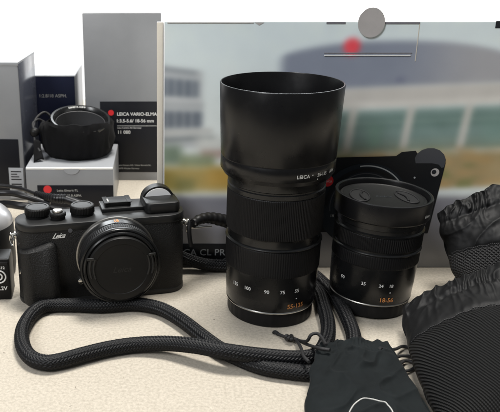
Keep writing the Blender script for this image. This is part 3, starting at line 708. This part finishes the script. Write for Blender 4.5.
# ------------------------------------------------------------------ braided rope strap
def strap():
    t = thing('camera_strap', (20, 400, 0), 0, 'thick braided black rope strap looping across the table from the compact camera', 'camera strap')
    o = Vector((20, 400, 0))
    r0 = 4.35
    def g(px, py, z=5.2): return gnd(px, py, z) - o
    def w(x, y, z=5.2): return Vector((x, y, z)) - o
    pts = [w(47, 497, 44), w(58, 497, 38), w(72, 494, 25), w(90, 489, 11), w(104, 481, 6.0),
           g(318, 292, 6), g(324, 308, 6), g(328, 324, 6), g(327, 340, 6), g(318, 354, 7), g(298, 358.5, 8),
           g(262, 356, 10), g(224, 351, 12), g(196, 346, 11), g(168, 343.5, 8), g(138, 344.5, 5.6), g(112, 348), g(86, 354), g(60, 361), g(44, 362.5), g(30, 357), g(22.5, 344), g(23, 329), g(32, 314), g(46, 306), g(72, 305),
           g(100, 306), g(130, 304), g(150, 306), g(166, 311), g(184, 322), g(202, 336), g(220, 349), g(240, 359, 5), g(262, 367, 5), g(286, 371, 5), g(312, 373, 5), g(338, 368, 5),
           g(352, 352, 5), g(354, 338, 5.2), g(349, 322), g(340, 304), g(329, 289, 5.2), w(110, 492, 5.2), w(90, 500, 5.2), w(60, 501, 5.2), w(36, 501, 6.5), w(20, 501.5, 11), w(8, 499, 18)]
    NT = 7
    def rf(s, a, L):
        # chevron braid: strand direction flips in every sector
        sec = a / (2 * math.pi) * 10; fr_ = sec - math.floor(sec); tri = abs(fr_ - .5) * 2
        h = abs(math.sin(math.pi * (s / 2.1 + tri * .95)))
        edge = 1 - .35 * (1 - min(1, min(fr_, 1 - fr_) * 7))
        return r0 - .6 + (1.35 * h ** .8) * edge * .75
    build('braided_rope', tube(pts, r0, 80, .36, rf), M['rope'], t, True, 180)
    # leather end tab joined to the right hand ring, with a steel clasp
    tab = [Vector((23.5, 478, 49)) - o, Vector((28, 483, 50)) - o, Vector((36, 490, 48.5)) - o, Vector((48, 497, 43.5)) - o]
    build('end_tab', tube(tab, 3.0, 16, .8, lambda s, a, L: 3.1 + 1.5 * min(1, s / L * 1.2) + .25 * math.sin(s * 1.3)), M['rubber'], t)
    build('ring_hook', tube([Vector((20, 474, 48)) - o, Vector((24, 478, 45.8)) - o, Vector((31, 483, 44.6)) - o, Vector((37, 487, 43.5)) - o], .9, 10), M['chrome'], t)
    build('protector', tube([Vector((21, 474, 52)) - o, Vector((20.5, 472, 46)) - o, Vector((21, 471.5, 40)) - o, Vector((22, 472, 34)) - o], 1.6, 12, .8), M['rubber'], t)
strap()

# ------------------------------------------------------------------ things at the left edge
def left_things():
    # battery pack with printed marks
    t = thing('battery', (-117, 455, 0), rad(4), 'black battery block with round white printed marks beside the camera, left edge', 'battery')
    build('case', bx(-22, 13, 0, 20, 0, 31, 1.5), M['plastic'], t)
    def ringm(cx_, cz_, r, a0, a1, w=.55): return tube([(cx_ + r * math.cos(rad(a)), -.2, cz_ + r * math.sin(rad(a))) for a in range(a0, a1 + 1, 15)], w, 8, .8)
    arcs = [ringm(5.5, 18, 4.6, -130, 130), ringm(5.5, 18, 2.2, 0, 360), bx(-3, 5, -.5, 0, 17.6, 18.5, .05), flat_text('CE', 5.2, -4, -.5, 20, bold=.15),
            flat_text('BP-DC12', 2.8, 4.5, -.5, 24, bold=.08), flat_text('7.2V', 4.0, 7, -.5, 8, bold=.1), flat_text('Li', 4.2, -1, -.5, 8.5, bold=.1)]
    build('printed_marks', join(*arcs), M['white'], t, False)
    build('contact_rail', bx(-20, 12, -.4, 0, 26.6, 29, .2), M['inner'], t)
    # grey topped rounded case behind it
    c = thing('lens_cover', (-136, 500, 0), 0, 'rounded silver and black cover partly cut off by the left edge', 'cover')
    prof = [(24, 0), (26, 1), (27, 8), (27, 40), (26.4, 41)]
    build('dark_shell', lathe(prof, 96), M['plastic'], c)
    dome = [(26.6, 41)] + [(26.6 * math.cos(rad(a)), 41 + 17 * math.sin(rad(a))) for a in range(6, 89, 6)] + [(.01, 58)]
    build('silver_dome', lathe(dome, 96), mat('silver_paint', (.36, .36, .37), .3, .4), c)
left_things()

def cable():
    t = thing('flash_cable', (-90, 560, 0), 0, 'black rubber cable with a ribbed strain relief arching behind the camera dials', 'cable')
    o = Vector((-90, 560, 0))
    P = [gnd(-25, 184, 30), gnd(2, 185.5, 30), gnd(20, 188.5, 30), gnd(36, 194, 31), gnd(52, 198, 32), gnd(66, 199, 32), gnd(82, 205, 28), gnd(95, 214, 20)]
    P = [p - o for p in P]
    build('cord', tube(P[:5], 1.7, 14), M['cable'], t)
    build('strain_relief', tube(P[3:6], 3, 20, .35, lambda s, a, L: 2.2 + 1.6 * s / L + (.6 if (s % 2.4) < 1.3 else 0)), M['cable'], t)
    build('plug', tube(P[5:], 3.6, 18, .8), M['cable'], t)
    t2 = thing('charging_cable', (-110, 520, 0), 0, 'second thicker black cable coiled low behind the silver cover', 'cable')
    o = Vector((-110, 520, 0))
    P = [gnd(-25, 206, 18), gnd(4, 204, 22), gnd(22, 206, 24), gnd(50, 209, 20), gnd(80, 214, 12)]
    Q = [gnd(-25, 196, 30), gnd(5, 193, 32), gnd(24, 196, 32), gnd(50, 204, 26)]
    build('cord', join(tube([p - o for p in P], 3.4, 16), tube([p - o for p in Q], 2.6, 16)), M['cable'], t2)
cable()

# ------------------------------------------------------------------ fabric bags
def bag(t, c, Tt, Tb, split, mats, names, ribsn=15, A=3.0, seed=0.0, seam=None, nu=150, nv=150, hem=.10, crease=2.0, flop=.5, curveL=0.0):
    """c = four world points mouthL, mouthR, bottomR, bottomL.  u 0 = mouth, 1 = bottom."""
    o = Vector(t.location) / S
    mL, mR, bR, bL = [Vector(p) - o for p in c]
    wid = ((mR - mL).length + (bR - bL).length) / 2; hei = ((bL - mL).length + (bR - mR).length) / 2
    nrm = (bL - mL).cross(mR - mL).normalized()
    if nrm.z < 0: nrm = -nrm
    def surf(u, v, side):
        lo = mL.lerp(bL, u); hi = mR.lerp(bR, u)
        e = max(0.0, math.sin(math.pi * min(max(v, 0), 1))) ** .55
        pu = (.42 + .58 * min(1, (u / .45)) ** .8) * (1 - max(0, (u - .75) / .25) ** 3 * .8)
        if seam is not None: pu *= 1 - .07 * math.exp(-((u - seam) / .018) ** 2)
        n1 = noise.noise(Vector((u * 3.1 + seed, v * 3.3, seed))); n2 = noise.noise(Vector((u * 8 + v * 3 + seed, v * 8 - u * 2, seed + 7)))
        fold = 1 - abs(noise.noise(Vector((u * 4.6 + v * 2.4 + seed, v * 2.2 - u * 1.4, seed + 3)))) * 3.2
        p = lo.lerp(hi, v)
        # outline wobble
        du = (bL - mL).normalized(); dv = (mR - mL).normalized()
        ph = ribsn * v + 2.4 * noise.noise(Vector((v * 5 + seed, 2, seed))) + .7 * noise.noise(Vector((v * 13 + seed, u * 9, seed))) + .5 * noise.noise(Vector((v * 4, u * 6, seed)))
        g_ = math.exp(-(u / .16) ** 1.6)
        cz = crease * (1 - .75 * min(1, max(0, (u - split + .04) / .12))) if split < .9 else crease
        amp = .55 + 1.3 * abs(noise.noise(Vector((v * 7 + seed, u * 3, seed + 4))))
        sn_ = abs(math.sin(math.pi * ph)); ruf = ((1 - sn_) ** 1.4 * 1.1 - .42) * amp
        fine = noise.noise(Vector((v * 34 + seed, u * 16 + v * 5, seed))) * .9 + (1 - abs(noise.noise(Vector((v * 15 + u * 8 + seed, u * 13 - v * 6, seed + 2)))) * 3) * .9
        fine *= math.exp(-u / (split * .7)) if split < .9 else .35
        p += du * (noise.noise(Vector((v * 14 + seed, 1, 1))) * 3.2 + ruf * 2.0) * math.exp(-u / .05)
        p += dv * (noise.noise(Vector((u * 5 + seed, side, 9))) * 2.2 - curveL * math.sin(math.pi * u) * (1 - v))
        if side > 0:
            off = Tt * e * pu + A * ruf * g_ * (.35 + .65 * e) + fine * (.3 + .7 * e) * A / 5.5 + cz * (n1 * 1.2 + n2 * .6) * e + cz * .8 * max(0, fold) ** 2 * e
            # channel of the draw cord
            off -= Tt * .12 * math.exp(-((u - hem) / .022) ** 2) * e
        else:
            off = -Tb * e * pu
        q = p + nrm * off
        floor_ = .35 - o.z
        if q.z < floor_: q.z = floor_ + .02 * (1 + side)
        return q
    V, UV, F, Mi = [], [], [], []
    for side in (1, -1):
        for i in range(nu + 1):
            for j in range(nv + 1):
                V.append(tuple(surf(i / nu, j / nv, side))); UV.append((j / nv * wid, i / nu * hei))
    def idx(s, i, j): return s * (nu + 1) * (nv + 1) + i * (nv + 1) + j
    secs = [[], []]
    for i in range(nu):
        k = 0 if (i + .5) / nu < split else 1
        for j in range(nv):
            secs[k].append((idx(0, i, j), idx(0, i + 1, j), idx(0, i + 1, j + 1), idx(0, i, j + 1)))
            secs[k].append((idx(1, i, j), idx(1, i, j + 1), idx(1, i + 1, j + 1), idx(1, i + 1, j)))
        for j in (0, nv):
            secs[k].append((idx(0, i, j), idx(1, i, j), idx(1, i + 1, j), idx(0, i + 1, j)))
    for j in range(nv):
        secs[0].append((idx(0, 0, j), idx(1, 0, j), idx(1, 0, j + 1), idx(0, 0, j + 1)))
        secs[1].append((idx(0, nu, j), idx(0, nu, j + 1), idx(1, nu, j + 1), idx(1, nu, j)))
    for k in (0, 1):
        used = sorted({a for f in secs[k] for a in f}); mp = {a: b for b, a in enumerate(used)}
        if not used: continue
        ob = build(names[k], ([V[a] for a in used], [tuple(mp[a] for a in f) for f in secs[k]]), mats[k], t, True, 180)
        uvl = ob.data.uv_layers.new(name='UVMap')
        for lp in ob.data.loops: uvl.data[lp.index].uv = UV[used[lp.vertex_index]]
    return lambda u, v, lift=.3: surf(u, v, 1) + nrm * lift

def bags():
    G = 'black drawstring mesh bags'
    c = [wall(438, 211, 484), wall(560, 164, 478), gnd(600, 330, 10), gnd(466, 300, 9)]
    t = thing('mesh_bag', (c[0] + c[1] + c[2] + c[3]) / 4 * Vector((1, 1, 0)) if False else (225, 465, 0), 0, 'black drawstring bag with diamond mesh, leaning against the printed kit box', 'bag', G)
    s = bag(t, c, 17, 13, .50, [M['nylon'], M['mesh']], ['gathered_hem', 'mesh_panel'], 15, 4.2, 3.3, .50, crease=2.2, hem=.16, curveL=3)
    def stitch(s, u, n=70, name='seam'):
        segs = [tube([s(u + .004 * math.sin(k), k / n, .35), s(u + .004 * math.sin(k), (k + .6) / n, .35)], .35, 6, 2) for k in range(2, n - 2)]
        return join(*segs)
    build('seam_stitching', stitch(s, .495), M['cord'], t)
    c = [wall(402, 308, 412), wall(560, 256, 412), gnd(640, 440, 20), gnd(450, 440, 7)]
    t = thing('mesh_bag', (215, 380, 0), 0, 'black drawstring bag with ribbed mesh, nearest in the lower right corner', 'bag', G)
    s = bag(t, c, 20, 15, .36, [M['nylon'], M['ribbed']], ['gathered_hem', 'ribbed_panel'], 16, 4.0, 11.7, .36, crease=1.7, hem=.13, curveL=5)
    build('seam_stitching', stitch(s, .355), M['cord'], t)
    # small flat pouch
    c = [gnd(319, 345, 14), gnd(389, 343, 13), gnd(446, 440, 8), gnd(303, 436, 8)]
    t = thing('drawstring_pouch', (115, 340, 0), 0, 'small charcoal microfibre drawstring pouch lying on the rope strap', 'pouch')
    s = bag(t, c, 6.5, 12, .98, [M['micro'], M['micro']], ['cloth', 'bottom_hem'], 7, 1.3, 21.0, .16, crease=2.3, hem=.15, nu=130, nv=110, curveL=2)
    ring = [s(.885 + .16 * -math.cos(2 * math.pi * k / 60), .50 + .165 * math.sin(2 * math.pi * k / 60), .25) for k in range(61)]
    build('printed_emblem', tube(ring, .34, 8, 1.0), M['greyink'], t)
    o = Vector((115, 340, 0))
    def g(px, py, z): return gnd(px, py, z) - o
    cords = [tube([g(278, 334, 1.5), g(284, 336.5, 2.2), g(290, 337.5, 3), g(298, 340, 2.5), g(306, 344, 8), g(318, 348, 17), g(330, 350, 19)], 1.0, 12),
             tube([g(290, 338, 3), g(297, 341.5, 3), g(301, 348, 9), g(303.5, 356, 14), g(309, 362, 15)], 1.0, 12),
             tube([g(300, 341, 3), g(307, 341, 12), g(311, 335, 17), g(317, 333.5, 18), g(322, 338, 18), g(326, 345, 19)], 1.0, 12),
             tube([g(278, 334, 1.5), g(275, 332, 1.4), g(274, 333, 1.2)], 1.3, 10)]
    build('left_cord', join(*cords), M['cord'], t)
    kn = [(289 + 3.2 * math.cos(a * 1.0) , 337.5 + 1.8 * math.sin(a * 2.0), 3 + 1.6 * math.sin(a * 3)) for a in [k * .5 for k in range(14)]]
    build('knot', tube([g(*k_) for k_ in kn], 1.1, 12, .6), M['cord'], t)
    rc = [tube([g(380, 348, 17), g(388, 350, 12), g(396, 349, 6), g(402, 346.5, 3), g(411, 347.5, 2)], .95, 12),
          tube([g(386, 358, 13), g(396, 357.5, 6), g(402, 356, 3), g(414, 356.5, 2)], .95, 12),
          tube([g(392, 366, 9), g(400, 364, 4), g(405, 361, 2.2), g(413, 362.5, 2), g(414, 368, 2), g(407, 371, 2), g(398, 370, 3)], .95, 12)]
    build('right_cord', join(*rc), M['cord'], t)
bags()
